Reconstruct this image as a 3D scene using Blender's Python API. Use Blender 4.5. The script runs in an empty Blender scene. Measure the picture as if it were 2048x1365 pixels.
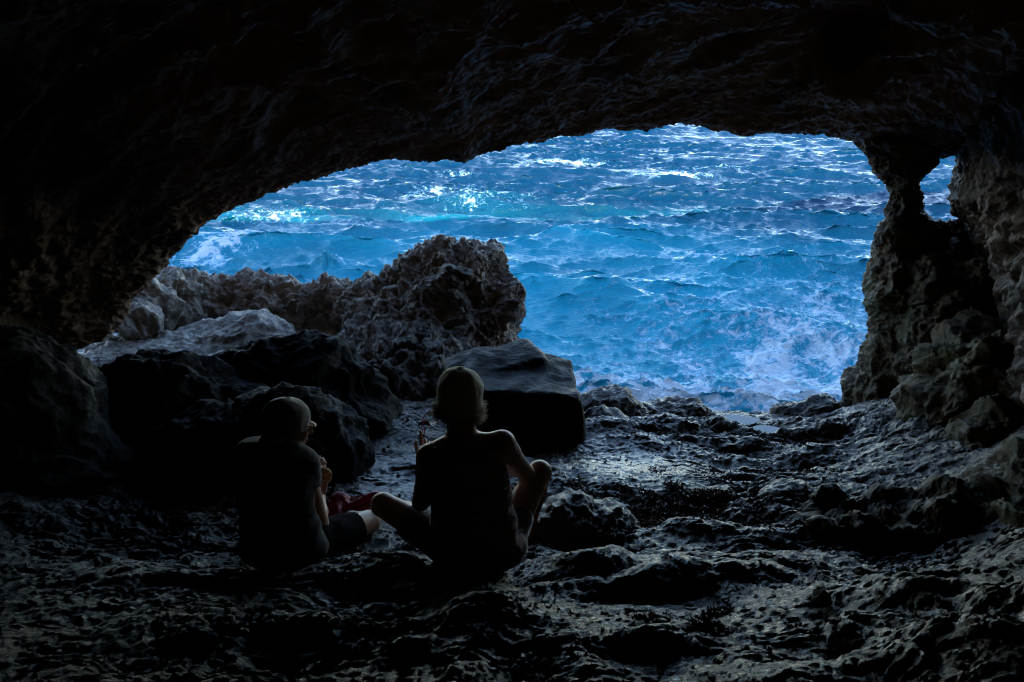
import bpy, math, random
import numpy as np
from mathutils import Vector, Matrix

R = math.radians
S = bpy.context.scene
COL = S.collection
F32 = np.float32

# ------------------------------------------------------------------ camera, sky, sun, exposure
PITCH = R(18.0)
FPX = 1707.0
cam_d = bpy.data.cameras.new("camera"); cam = bpy.data.objects.new("camera", cam_d); COL.objects.link(cam)
cam_d.sensor_width = 36.0; cam_d.lens = 36.0 * FPX / 2048.0
cam_d.clip_start = 0.05; cam_d.clip_end = 6000
cam.location = (0, 0, 0); cam.rotation_euler = (R(90) - PITCH, 0, 0)
S.camera = cam

SUN_EL, SUN_AZ = R(27), R(200)          # azimuth measured clockwise from +Y: behind the cliff
world = bpy.data.worlds.new("World"); S.world = world; world.use_nodes = True
wn = world.node_tree.nodes; wl = world.node_tree.links
bg = wn["Background"]; sky = wn.new("ShaderNodeTexSky"); sky.sky_type = 'NISHITA'; sky.sun_disc = False
sky.sun_elevation = SUN_EL; sky.sun_rotation = SUN_AZ
sky.air_density = 1.0; sky.dust_density = 0.3; sky.ozone_density = 1.0
hs_ = wn.new("ShaderNodeHueSaturation"); hs_.inputs['Saturation'].default_value = 1.08
wl.new(sky.outputs[0], hs_.inputs['Color']); wl.new(hs_.outputs[0], bg.inputs[0]); bg.inputs[1].default_value = 0.15
sd = bpy.data.lights.new("sun", 'SUN'); so = bpy.data.objects.new("sun", sd); COL.objects.link(so)
sd.energy = 2.3; sd.angle = R(0.5); sd.color = (1.0, 0.86, 0.72)
sdir = Vector((math.sin(SUN_AZ) * math.cos(SUN_EL), math.cos(SUN_AZ) * math.cos(SUN_EL), math.sin(SUN_EL)))
so.rotation_euler = sdir.to_track_quat('Z', 'Y').to_euler()
so.location = (0, -20, 40)
S.view_settings.view_transform = 'Standard'; S.view_settings.look = 'None'
S.view_settings.exposure = 2.2; S.view_settings.gamma = 1.0
S.cycles.use_denoising = True; S.cycles.filter_width = 1.05; S.cycles.max_bounces = 6; S.cycles.diffuse_bounces = 4; S.cycles.glossy_bounces = 3
S.cycles.transmission_bounces = 2; S.cycles.caustics_reflective = False; S.cycles.caustics_refractive = False

SEA_Z = -7.0
CP, SP = math.cos(PITCH), math.sin(PITCH)

def at(px, py, Y):
    """the point of the photograph's pixel (2048 wide) at world depth Y"""
    u = (px - 1024) / FPX; v = (682.5 - py) / FPX
    t = Y / (CP + v * SP)
    return np.array([u * t, Y, (-SP + v * CP) * t])

# ------------------------------------------------------------------ noise
_r = np.random.RandomState(7)
_perm = np.tile(_r.permutation(256).astype(np.int32), 3)
_g = _r.normal(size=(256, 3)); _g /= np.linalg.norm(_g, axis=1)[:, None]; _g = _g.astype(F32)

def _perlin(P):
    Pi = np.floor(P); f = (P - Pi).astype(F32); I = Pi.astype(np.int32) & 255
    w = f * f * f * (f * (f * 6 - 15) + 10)
    out = np.zeros(len(P), F32)
    for a in (0, 1):
        px = _perm[I[:, 0] + a]; wx = w[:, 0] if a else 1 - w[:, 0]
        for b in (0, 1):
            py = _perm[px + I[:, 1] + b]; wy = wx * (w[:, 1] if b else 1 - w[:, 1])
            for c in (0, 1):
                g = _g[_perm[py + I[:, 2] + c] & 255]
                d = g[:, 0] * (f[:, 0] - a) + g[:, 1] * (f[:, 1] - b) + g[:, 2] * (f[:, 2] - c)
                out += d * wy * (w[:, 2] if c else 1 - w[:, 2])
    return out * 1.5

def noise(P, freq=1.0, off=0.0):
    P = np.asarray(P, F32).reshape(-1, 3) * freq + off
    out = np.empty(len(P), F32)
    for i in range(0, len(P), 100000):
        out[i:i + 100000] = _perlin(P[i:i + 100000])
    return out

def fbm(P, freq, octv=3, gain=0.5, mode='n', off=0.0):
    """n: plain, b: billowed bumps (round tops, creases), r: sharp ridges"""
    s = np.zeros(len(P), F32); a = 1.0; t = 0
    for o in range(octv):
        n = noise(P, freq, off + 17.3 * o)
        if mode == 'b': n = np.abs(n) * 2 - 0.5
        elif mode == 'r': n = 0.7 - np.abs(n) * 2.4
        s += n * a; t += a; a *= gain; freq *= 2.03
    return s / t

def warp(P, freq, amp, off=50.0):
    P = np.asarray(P, F32)
    return P + amp * np.stack([noise(P, freq, off), noise(P, freq, off + 31), noise(P, freq, off + 62)], 1)

def worley(P, freq, off=0.0):
    """distance to the nearest cell point: rounded pits with sharp rims"""
    P = np.asarray(P, F32) * freq + off; out = np.empty(len(P), F32); J = (_r2.rand(256, 3)).astype(F32)
    for s in range(0, len(P), 60000):
        Q = P[s:s + 60000]; I = np.floor(Q).astype(np.int32); f = Q - I; best = np.full(len(Q), 9, F32)
        for a in (-1, 0, 1):
            for b in (-1, 0, 1):
                for c in (-1, 0, 1):
                    h = _perm[_perm[_perm[(I[:, 0] + a) & 255] + ((I[:, 1] + b) & 255)] + ((I[:, 2] + c) & 255)]
                    d = J[h] + np.array([a, b, c], F32) - f
                    best = np.minimum(best, (d * d).sum(1))
        out[s:s + 60000] = np.sqrt(best)
    return out
_r2 = np.random.RandomState(3)

def sstep(a, b, x):
    t = np.clip((x - a) / (b - a), 0, 1); return t * t * (3 - 2 * t)

# ------------------------------------------------------------------ mesh helpers
def raw_mesh(name, V, Fq, mat, parent=None, smooth=True):
    me = bpy.data.meshes.new(name)
    V = np.ascontiguousarray(V, F32); Fq = np.ascontiguousarray(Fq, np.int32); k = Fq.shape[1]
    me.vertices.add(len(V)); me.vertices.foreach_set('co', V.ravel())
    me.loops.add(Fq.size); me.loops.foreach_set('vertex_index', Fq.ravel())
    me.polygons.add(len(Fq)); me.polygons.foreach_set('loop_start', np.arange(0, Fq.size, k, dtype=np.int32))
    me.polygons.foreach_set('loop_total', np.full(len(Fq), k, np.int32))
    me.update(calc_edges=True)
    me.polygons.foreach_set('use_smooth', np.full(len(Fq), smooth, bool))
    me.update()
    o = bpy.data.objects.new(name, me); COL.objects.link(o)
    if mat: me.materials.append(mat)
    if parent: o.parent = parent
    return o

def add_attr(o, name, vals):
    a = o.data.attributes.new(name, 'FLOAT', 'POINT'); a.data.foreach_set('value', np.ascontiguousarray(vals, F32).ravel())

def grid_faces(n, m, wrap=False):
    i = np.arange(n - 1)[:, None]; j = np.arange(m if wrap else m - 1)[None, :]
    j2 = (j + 1) % m
    return np.stack([(i * m + j), (i * m + j2), ((i + 1) * m + j2), ((i + 1) * m + j)], -1).reshape(-1, 4)

def grid_normals(P, wrap=False):
    if wrap: du = np.roll(P, -1, 1) - np.roll(P, 1, 1)
    else: du = np.gradient(P, axis=1)
    dv = np.gradient(P, axis=0)
    n = np.cross(du, dv); n /= np.maximum(np.linalg.norm(n, axis=-1, keepdims=True), 1e-9)
    return n

def tag(o, label=None, cat=None, group=None, kind=None):
    if label: o['label'] = label
    if cat: o['category'] = cat
    if group: o['group'] = group
    if kind: o['kind'] = kind
    return o

def empty(name, loc):
    o = bpy.data.objects.new(name, None); COL.objects.link(o); o.location = tuple(loc); o.empty_display_size = 0.1
    return o

def keep(o, root):
    """parent o to root without moving its world-space mesh"""
    o.parent = root; o.matrix_parent_inverse = Matrix.Translation(-Vector(root.location)); return o

def surface_nets(D, org, h):
    """quad mesh of the zero level of the sampled distance field D"""
    s = D < 0
    nx, ny, nz = D.shape
    c = np.zeros((nx - 1, ny - 1, nz - 1), np.int8)
    for a in (0, 1):
        for b in (0, 1):
            for e in (0, 1):
                c += s[a:nx - 1 + a, b:ny - 1 + b, e:nz - 1 + e]
    act = (c > 0) & (c < 8)
    idx = np.full(act.shape, -1, np.int32); I = np.argwhere(act); idx[act] = np.arange(len(I))
    acc = np.zeros((len(I), 3)); cnt = np.zeros(len(I))
    corners = [(a, b, e) for a in (0, 1) for b in (0, 1) for e in (0, 1)]
    val = {k: D[I[:, 0] + k[0], I[:, 1] + k[1], I[:, 2] + k[2]].astype(np.float64) for k in corners}
    for k in corners:
        for ax in range(3):
            if k[ax] == 0:
                k2 = tuple(1 if q == ax else k[q] for q in range(3))
                a, b = val[k], val[k2]; m = (a < 0) != (b < 0)
                t = np.where(m, a / np.where(m, a - b, 1), 0)
                p = np.array(k, float)[None, :].repeat(len(I), 0); p[:, ax] += t
                acc[m] += p[m]; cnt[m] += 1
    V = (I + acc / np.maximum(cnt, 1)[:, None]) * h + np.asarray(org)
    faces = []
    for ax in range(3):
        sl0 = [slice(1, -1)] * 3; sl1 = [slice(1, -1)] * 3
        sl0[ax] = slice(0, -1); sl1[ax] = slice(1, None)
        A = s[tuple(sl0)]; B = s[tuple(sl1)]
        for flip, M in ((0, A & ~B), (1, ~A & B)):
            E = np.argwhere(M)
            off = np.array([1, 1, 1]); off[ax] = 0; E = E + off
            u, v = (ax + 1) % 3, (ax + 2) % 3
            q = []
            for du, dv in ((-1, -1), (0, -1), (0, 0), (-1, 0)):
                G = E.copy(); G[:, u] += du; G[:, v] += dv
                q.append(idx[G[:, 0], G[:, 1], G[:, 2]])
            q = np.stack(q, 1)
            faces.append(q[:, ::-1] if flip else q)
    Fq = np.concatenate(faces); Fq = Fq[(Fq >= 0).all(1)]
    return V.astype(F32), Fq

def vert_normals(V, Fq):
    a = V[Fq[:, 2]] - V[Fq[:, 0]]; b = V[Fq[:, 3]] - V[Fq[:, 1]]
    n = np.cross(a, b); N = np.zeros_like(V)
    for k in range(4):
        for c in range(3): N[:, c] += np.bincount(Fq[:, k], n[:, c], len(V))
    return N / np.maximum(np.linalg.norm(N, axis=1, keepdims=True), 1e-12)

class Field:
    """distance field that gathers tapered capsules, ellipsoids and boxes by smooth union"""
    def __init__(s, lo, hi, h):
        s.lo = np.array(lo, float); s.h = h
        s.n = np.ceil((np.array(hi) - s.lo) / h).astype(int) + 1
        s.D = np.full(tuple(s.n), 0.3, F32)
    def _sub(s, lo, hi, pad):
        a = np.clip(np.floor((np.array(lo) - pad - s.lo) / s.h).astype(int), 0, s.n - 1)
        b = np.clip(np.ceil((np.array(hi) + pad - s.lo) / s.h).astype(int) + 1, 1, s.n)
        sl = tuple(slice(a[i], b[i]) for i in range(3))
        ax = [(s.lo[i] + s.h * np.arange(a[i], b[i])).astype(F32) for i in range(3)]
        G = np.meshgrid(*ax, indexing='ij')
        return sl, G
    def _put(s, sl, d, k, op):
        D = s.D[sl]
        if op == 'sub':
            d = -d
            hh = np.clip(0.5 - 0.5 * (D - d) / k, 0, 1); s.D[sl] = D * (1 - hh) + d * hh + k * hh * (1 - hh)
        else:
            hh = np.clip(0.5 + 0.5 * (D - d) / k, 0, 1); s.D[sl] = D * (1 - hh) + d * hh - k * hh * (1 - hh)
    def cap(s, a, b, ra, rb=None, k=0.02, op='add', flat=None):
        rb = ra if rb is None else rb
        a = np.array(a, float); b = np.array(b, float); r = max(ra, rb)
        sl, G = s._sub(np.minimum(a, b) - r, np.maximum(a, b) + r, k + 3 * s.h)
        ab = b - a; L = max(float(ab @ ab), 1e-9)
        X = [G[i] - a[i] for i in range(3)]
        t = np.clip((X[0] * ab[0] + X[1] * ab[1] + X[2] * ab[2]) / L, 0, 1)
        q = [X[i] - ab[i] * t for i in range(3)]
        if flat is not None:      # (axis, factor) squeezes the section along an axis
            n, f = flat; n = np.array(n, float); n /= np.linalg.norm(n)
            dn = q[0] * n[0] + q[1] * n[1] + q[2] * n[2]
            q = [q[i] + n[i] * dn * (1 / f - 1) for i in range(3)]
        d = np.sqrt(q[0] ** 2 + q[1] ** 2 + q[2] ** 2) - (ra + (rb - ra) * t)
        s._put(sl, d.astype(F32), k, op); return s
    def ell(s, c, r, M=None, k=0.02, op='add'):
        c = np.array(c, float); r = np.array(r, float); m = r.max()
        sl, G = s._sub(c - m, c + m, k + 3 * s.h)
        X = [G[i] - c[i] for i in range(3)]
        if M is not None:
            X = [M[0][i] * X[0] + M[1][i] * X[1] + M[2][i] * X[2] for i in range(3)]
        e = np.sqrt(sum((X[i] / r[i]) ** 2 for i in range(3)))
        g = np.sqrt(sum((X[i] / r[i] ** 2) ** 2 for i in range(3))) + 1e-6
        s._put(sl, (e * (e - 1) / g).astype(F32), k, op); return s
    def box(s, c, r, M=None, rnd=0.03, k=0.02, op='add'):
        c = np.array(c, float); r = np.array(r, float); m = np.linalg.norm(r) + rnd
        sl, G = s._sub(c - m, c + m, k + 3 * s.h)
        X = [G[i] - c[i] for i in range(3)]
        if M is not None:
            X = [M[0][i] * X[0] + M[1][i] * X[1] + M[2][i] * X[2] for i in range(3)]
        q = [np.abs(X[i]) - (r[i] - rnd) for i in range(3)]
        d = np.sqrt(sum(np.maximum(v, 0) ** 2 for v in q)) + np.minimum(np.maximum(np.maximum(q[0], q[1]), q[2]), 0) - rnd
        s._put(sl, d.astype(F32), k, op); return s
    def cut(s, p, n, k=0.004):
        """remove everything on the side n of the plane through p"""
        sl, G = s._sub(s.lo, s.lo + s.n * s.h, 0)
        n = np.array(n, float); n /= np.linalg.norm(n)
        d = sum((G[i] - p[i]) * n[i] for i in range(3)).astype(F32)
        s.D = np.maximum(s.D, d[tuple(slice(0, q) for q in s.D.shape)]); return s
    def mesh(s):
        s.D[[0, -1]] = 1; s.D[:, [0, -1]] = 1; s.D[:, :, [0, -1]] = 1
        return surface_nets(s.D, s.lo, s.h)

def rotz(a):
    c, s_ = math.cos(a), math.sin(a); return np.array([[c, -s_, 0], [s_, c, 0], [0, 0, 1.0]])
def rotx(a):
    c, s_ = math.cos(a), math.sin(a); return np.array([[1.0, 0, 0], [0, c, -s_], [0, s_, c]])
def roty(a):
    c, s_ = math.cos(a), math.sin(a); return np.array([[c, 0, s_], [0, 1.0, 0], [-s_, 0, c]])

# ------------------------------------------------------------------ materials
def new_mat(name):
    m = bpy.data.materials.new(name); m.use_nodes = True
    return m, m.node_tree.nodes, m.node_tree.links, m.node_tree.nodes["Principled BSDF"]

def rock_mat(name, cols, scale=3.0, rough=(0.35, 0.7), bump=0.6, spec=0.5, pits=0.5, tint=None):
    m, N, L, P = new_mat(name)
    tc = N.new('ShaderNodeTexCoord')
    n1 = N.new('ShaderNodeTexNoise'); n1.inputs['Scale'].default_value = scale; n1.inputs['Detail'].default_value = 7; n1.inputs['Roughness'].default_value = 0.62
    n1.inputs['Distortion'].default_value = 0.6
    L.new(tc.outputs['Object'], n1.inputs['Vector'])
    cr = N.new('ShaderNodeValToRGB'); el = cr.color_ramp.elements
    ps = np.linspace(0.3, 0.7, len(cols))
    el[0].position = ps[0]; el[0].color = (*cols[0], 1); el[1].position = ps[-1]; el[1].color = (*cols[-1], 1)
    for p, c in zip(ps[1:-1], cols[1:-1]):
        e = el.new(p); e.color = (*c, 1)
    L.new(n1.outputs[0], cr.inputs[0])
    base = cr.outputs[0]
    if tint:
        n4 = N.new('ShaderNodeTexNoise'); n4.inputs['Scale'].default_value = 1.3; n4.inputs['Detail'].default_value = 4
        L.new(tc.outputs['Object'], n4.inputs['Vector'])
        mr = N.new('ShaderNodeMapRange'); mr.inputs[1].default_value = 0.48; mr.inputs[2].default_value = 0.66
        L.new(n4.outputs[0], mr.inputs[0])
        mx = N.new('ShaderNodeMix'); mx.data_type = 'RGBA'; mx.inputs[7].default_value = (*tint, 1)
        L.new(mr.outputs[0], mx.inputs[0]); L.new(base, mx.inputs[6]); base = mx.outputs[2]
    L.new(base, P.inputs['Base Color'])
    n2 = N.new('ShaderNodeTexNoise'); n2.inputs['Scale'].default_value = scale * 2.7; n2.inputs['Detail'].default_value = 4
    L.new(tc.outputs['Object'], n2.inputs['Vector'])
    mr2 = N.new('ShaderNodeMapRange'); mr2.inputs[1].default_value = 0.35; mr2.inputs[2].default_value = 0.65
    mr2.inputs[3].default_value = rough[0]; mr2.inputs[4].default_value = rough[1]
    L.new(n2.outputs[0], mr2.inputs[0]); L.new(mr2.outputs[0], P.inputs['Roughness'])
    P.inputs['Specular IOR Level'].default_value = spec
    n3 = N.new('ShaderNodeTexNoise'); n3.inputs['Scale'].default_value = 38; n3.inputs['Detail'].default_value = 6; n3.inputs['Roughness'].default_value = 0.7
    L.new(tc.outputs['Object'], n3.inputs['Vector'])
    v = N.new('ShaderNodeTexVoronoi'); v.inputs['Scale'].default_value = 24; v.feature = 'SMOOTH_F1'
    L.new(tc.outputs['Object'], v.inputs['Vector'])
    ad = N.new('ShaderNodeMath'); ad.operation = 'MULTIPLY_ADD'; ad.inputs[1].default_value = pits
    L.new(v.outputs['Distance'], ad.inputs[0]); L.new(n3.outputs[0], ad.inputs[2])
    b = N.new('ShaderNodeBump'); b.inputs['Strength'].default_value = bump; b.inputs['Distance'].default_value = 0.02
    L.new(ad.outputs[0], b.inputs['Height']); L.new(b.outputs[0], P.inputs['Normal'])
    return m

def plain_mat(name, col, rough=0.7, spec=0.4, var=0.25, scale=40, bump=0.0, sub=0.0):
    m, N, L, P = new_mat(name)
    tc = N.new('ShaderNodeTexCoord'); n = N.new('ShaderNodeTexNoise'); n.inputs['Scale'].default_value = scale; n.inputs['Detail'].default_value = 5
    L.new(tc.outputs['Object'], n.inputs['Vector'])
    cr = N.new('ShaderNodeValToRGB'); el = cr.color_ramp.elements
    el[0].position = .3; el[1].position = .7
    el[0].color = (*[c * (1 - var) for c in col], 1); el[1].color = (*[min(1, c * (1 + var)) for c in col], 1)
    L.new(n.outputs[0], cr.inputs[0]); L.new(cr.outputs[0], P.inputs['Base Color'])
    P.inputs['Roughness'].default_value = rough; P.inputs['Specular IOR Level'].default_value = spec
    if sub:
        P.inputs['Subsurface Weight'].default_value = sub; P.inputs['Subsurface Radius'].default_value = (1, .3, .15); P.inputs['Subsurface Scale'].default_value = 0.01
    if bump:
        b = N.new('ShaderNodeBump'); b.inputs['Strength'].default_value = bump; b.inputs['Distance'].default_value = 0.004
        L.new(n.outputs[0], b.inputs['Height']); L.new(b.outputs[0], P.inputs['Normal'])
    return m

M_wall = rock_mat("cave_rock", [(.13, .072, .036), (.38, .225, .12), (.66, .42, .24)], 2.5, (.3, .65), 1.1, .5, .6, (.36, .17, .07))
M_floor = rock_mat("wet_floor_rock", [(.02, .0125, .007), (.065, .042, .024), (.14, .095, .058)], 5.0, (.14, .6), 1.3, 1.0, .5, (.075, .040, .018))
M_floor_wet = M_floor.copy(); M_floor_wet.name = 'wet_floor_pan_rock'
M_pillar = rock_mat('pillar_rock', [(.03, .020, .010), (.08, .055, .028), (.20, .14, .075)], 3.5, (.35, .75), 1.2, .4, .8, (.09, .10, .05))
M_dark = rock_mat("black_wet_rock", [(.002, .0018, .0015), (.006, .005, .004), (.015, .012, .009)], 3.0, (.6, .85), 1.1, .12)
M_boulder = rock_mat("boulder_rock", [(.015, .013, .011), (.03, .026, .022), (.055, .047, .04)], 3.0, (.35, .7), 1.0, .4)
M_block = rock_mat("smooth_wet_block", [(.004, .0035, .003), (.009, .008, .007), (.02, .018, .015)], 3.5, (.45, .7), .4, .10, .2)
M_brown = rock_mat("mossy_brown_rock", [(.03, .018, .007), (.075, .048, .019), (.17, .112, .048)], 3.0, (.45, .8), 1.0, .3, .5, (.10, .09, .035))
M_out = rock_mat("karst_limestone", [(.05, .042, .036), (.25, .21, .18), (.66, .58, .51)], 4.5, (.3, .75), 1.5, .5, .9, (.26, .17, .12))
M_pale = rock_mat("pale_ledge_rock", [(.10, .085, .07), (.24, .21, .18), (.42, .37, .33)], 4.5, (.35, .7), 1.0, .45, .3)
def wet_dark_ctrl(m, dark, rlo, rhi, bump_wet=1.0):
    """where the 'wet' attribute is 1 the rock is darker, with its own roughness"""
    N, L = m.node_tree.nodes, m.node_tree.links; P = N['Principled BSDF']
    a = N.new('ShaderNodeAttribute'); a.attribute_name = 'wet'
    src = P.inputs['Base Color'].links[0].from_socket
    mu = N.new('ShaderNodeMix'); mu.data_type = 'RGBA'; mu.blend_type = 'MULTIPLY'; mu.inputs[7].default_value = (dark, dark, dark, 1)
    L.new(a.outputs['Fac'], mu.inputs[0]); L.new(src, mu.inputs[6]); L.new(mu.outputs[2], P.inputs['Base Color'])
    rs = P.inputs['Roughness'].links[0].from_socket; mr = N.new('ShaderNodeMapRange'); mr.inputs[3].default_value = rlo; mr.inputs[4].default_value = rhi; mr.inputs[1].default_value = .16; mr.inputs[2].default_value = .8
    L.new(rs, mr.inputs[0]); mf = N.new('ShaderNodeMix'); L.new(a.outputs['Fac'], mf.inputs[0]); L.new(rs, mf.inputs[2]); L.new(mr.outputs[0], mf.inputs[3]); L.new(mf.outputs[0], P.inputs['Roughness'])
    b = P.inputs['Normal'].links[0].from_node; mb = N.new('ShaderNodeMapRange'); mb.inputs[3].default_value = b.inputs['Strength'].default_value; mb.inputs[4].default_value = b.inputs['Strength'].default_value * bump_wet
    L.new(a.outputs['Fac'], mb.inputs[0]); L.new(mb.outputs[0], b.inputs['Strength'])
M_wall_v = M_wall.copy(); M_wall_v.name = 'cave_rock_dark_sides'
wet_dark_ctrl(M_wall_v, .17, .4, .75)
wet_dark_ctrl(M_out, .6, .2, .55)
wet_dark_ctrl(M_floor_wet, .9, .10, .34, .45)
def floor_shade(m):  # shade of the left foreground, painted into the floor colour
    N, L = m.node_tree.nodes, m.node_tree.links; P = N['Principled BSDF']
    a = N.new('ShaderNodeAttribute'); a.attribute_name = 'floor_shade'; src = P.inputs['Base Color'].links[0].from_socket
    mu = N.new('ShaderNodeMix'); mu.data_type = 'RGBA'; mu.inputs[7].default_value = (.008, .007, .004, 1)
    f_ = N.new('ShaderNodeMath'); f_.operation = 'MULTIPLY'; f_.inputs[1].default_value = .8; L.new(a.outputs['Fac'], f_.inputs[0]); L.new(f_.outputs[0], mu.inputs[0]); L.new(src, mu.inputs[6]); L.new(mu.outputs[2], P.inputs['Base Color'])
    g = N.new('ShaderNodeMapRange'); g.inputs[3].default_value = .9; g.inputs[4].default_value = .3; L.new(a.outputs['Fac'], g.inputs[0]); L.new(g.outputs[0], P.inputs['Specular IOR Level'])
floor_shade(M_floor_wet)

# ------------------------------------------------------------------ opening outline (pixels, traced) -> cave wall loft
YO = 7.0
upper = [(232, 672), (248, 640), (268, 600), (292, 572), (330, 540), (362, 500), (370, 482), (420, 440), (480, 405), (540, 385), (600, 362), (640, 358), (662, 354),
         (720, 335), (780, 322), (830, 321), (868, 323), (905, 317), (930, 325), (960, 312), (1000, 300), (1040, 293), (1100, 280), (1160, 268), (1220, 258),
         (1290, 250), (1350, 243), (1400, 247), (1440, 255), (1480, 266), (1540, 265), (1600, 268), (1640, 274), (1690, 285), (1760, 290), (1830, 300), (1875, 322), (1904, 316),
         (1909, 350), (1901, 380), (1894, 400), (1900, 418), (1922, 432), (1930, 470), (1945, 520), (1965, 600), (1990, 700), (2010, 820), (2010, 1000), (1900, 1250)]
lower = [(1600, 1420), (1000, 1450), (400, 1400), (60, 1100), (40, 900), (90, 760), (150, 700)]
def build_wall():
    W = np.array([at(p[0], p[1], YO) for p in upper + lower])[:, [0, 2]]
    nu = len(upper)
    loop = np.vstack([W, W[:1]])
    seg = np.linalg.norm(np.diff(loop, axis=0), axis=1); t = np.concatenate([[0], np.cumsum(seg)])
    tu = t[nu - 1]
    ts = np.concatenate([np.linspace(0, tu, 1000, endpoint=False), np.linspace(tu, t[-1], 160, endpoint=False)])
    O = np.stack([np.interp(ts, t, loop[:, 0]), np.interp(ts, t, loop[:, 1])], 1)
    m = len(O)
    C = np.array([-0.2, -1.75])
    # profile rows: (Y, scale)
    ys, sc = [], []
    def row(y, s): ys.append(y); sc.append(s)
    for y in np.linspace(9.6, 7.9, 14): row(y, None)
    nout = len(ys)
    for y in np.linspace(7.85, 7.02, 50): row(y, 1 + .55 * ((y - 7) / .85) ** 1.6)
    for y in np.linspace(7.0, 3.6, 290): d = 7 - y; row(y, 1 + .10 * min(d, .5) + .36 * max(d - .15, 0) ** .92)
    for y in np.linspace(3.5, -4, 45): d = 7 - y; row(y, min(1 + .05 + .36 * (d - .15) ** .92, 2.65 if y > -2 else 2.65))
    for y, s in ((-4.5, 2.3), (-5, 1.6), (-5.3, .8), (-5.4, .02)): row(y, s)
    n = len(ys)
    P = np.zeros((n, m, 3))
    d0 = O - C
    th = np.arctan2(d0[:, 1], d0[:, 0])
    # outer cliff shape: wide face whose skyline rises to the right
    ca, sa = np.cos(th), np.sin(th)
    for i in range(n):
        if sc[i] is None:
            f = 1 - i / (nout - 1.0)                        # 1 = outermost
            rr = (1.55 * np.linalg.norm(d0, axis=1)) * (1 - f ** 1.5)
            top = 9.5 + 5.5 * sstep(-12, 18, ca * 30)
            bx = np.where(np.abs(ca) > 1e-3, 60 / np.maximum(np.abs(ca), 1e-3), 1e9)
            bz = np.where(sa > 0, (top + 1.75) / np.maximum(sa, 1e-3), 10 / np.maximum(-sa, 1e-3))
            far = np.minimum(bx, bz)
            q = rr + far * f ** 1.5
            P[i, :, 0] = C[0] + ca * q; P[i, :, 2] = C[1] + sa * q
        else:
            wr = sstep(.78, .93, ca) * sstep(3.4, 4.9, ys[i]) * (ys[i] < 7)
            sx = sc[i] * (1 - wr) + (1 - .085 * (7 - ys[i])) * wr
            P[i, :, 0] = C[0] + d0[:, 0] * sx; P[i, :, 2] = C[1] + d0[:, 1] * sc[i]
        P[i, :, 1] = ys[i]
    # back rows that close the rock over the cave so no light leaks in
    back = []
    for y, k in ((-25, 1.0), (-70, 1.0)):
        B = P[0].copy(); B[:, 1] = y; back.append(B)
    back = np.array(back[::-1])
    P = np.concatenate([back, P])
    nb = 2
    Nn = grid_normals(P, True)
    F = P.reshape(-1, 3)
    Y = F[:, 1]
    near = sstep(0.0, 1.4, np.abs(Y - YO))
    cell = sstep(12.0, 9.0, Y) * (Y > -6)
    A = np.array([[.78, -.6, .18], [.5, .75, .43], [-.38, -.27, .88]])     # strata frame
    Q = (F @ A.T) * np.array([.45, 1.1, 1.25]); Q = warp(Q, .8, .35)
    disp = (.34 * fbm(Q, .55, 2, .5) * (.12 + .88 * near)
            + .13 * fbm(Q, 1.6, 2, .5, 'b', 9) * (.25 + .75 * near)
            + .065 * fbm(Q, 2.9, 2, .55, 'r', 3) * (.4 + .6 * near)
            + .10 * (worley(warp(Q, 2, .12), 3.6) - .5) * (.3 + .7 * near) * (.25 + .75 * sstep(-2.6, -1.0, F[:, 0])) + .07 * (worley(warp(F, 3, .06), 5.5) - .5) * sstep(2.6, 3.4, F[:, 0])
            + .030 * fbm(F * np.array([.8, 1, 1.2]), 11, 3, .6, 'r', 5) + .012 * fbm(F, 30, 3, .65, 'r', 5))
    bigcliff = (Y > 7.95) & (np.linalg.norm(F[:, [0, 2]] - C, axis=1) > 6)
    disp = np.where(bigcliff, .6 * fbm(F, .25, 3, .5, 'b'), disp)
    disp = disp * ((Y > -4.6) & cell.astype(bool))
    F = F + Nn.reshape(-1, 3) * (-disp)[:, None]
    # the loft's normals point inwards or outwards alike; shape only matters
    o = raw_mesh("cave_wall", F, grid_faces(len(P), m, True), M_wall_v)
    add_attr(o, 'wet', np.clip(sstep(2.7, 3.3, F[:, 0] + .25 * noise(F, 1.5)) + .8 * sstep(-2.0, -2.8, F[:, 0] + .4 * noise(F, 1.2)), 0, 1))  # on the wall this only darkens the rock towards left and right
    tag(o, kind='structure')
    return o
build_wall()

# ------------------------------------------------------------------ floor
def base_z(y):
    return np.interp(y, [-6, -1, 1, 2, 3.2, 3.9, 5, 6.4, 6.9, 7.6, 8.6, 10.5], [-1.25, -1.28, -1.5, -1.80, -2.18, -2.36, -2.55, -2.78, -2.86, -3.2, -4.6, -9.0])

bumps = [  # px, py, Y, radius x, radius y, height
    (1400, 1062, 3.95, .22, .14, .05), (1180, 1140, 3.45, .22, .12, .10), (1330, 1180, 3.3, .5, .16, .08), (1620, 1140, 3.5, .5, .2, .06), (1560, 1050, 3.95, .30, .16, .05),
    (1720, 1020, 4.15, .45, .18, .10), (760, 1120, 3.45, .20, .12, .08), (700, 1250, 2.75, .5, .10, .06), (1300, 1290, 2.6, .5, .10, .06), (1800, 1250, 2.8, .5, .2, .12),
    (1000, 1240, 2.8, .3, .1, .07), (300, 1260, 2.7, .6, .12, .05), (1250, 850, 6.1, .5, .16, .08), (1600, 850, 6.2, .6, .2, .08), (820, 850, 6.1, .30, .30, .14), (700, 840, 6.1, .25, .3, .10),
    (850, 930, 5.2, .2, .10, .05), (1700, 890, 5.5, .4, .2, .10)]

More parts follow.
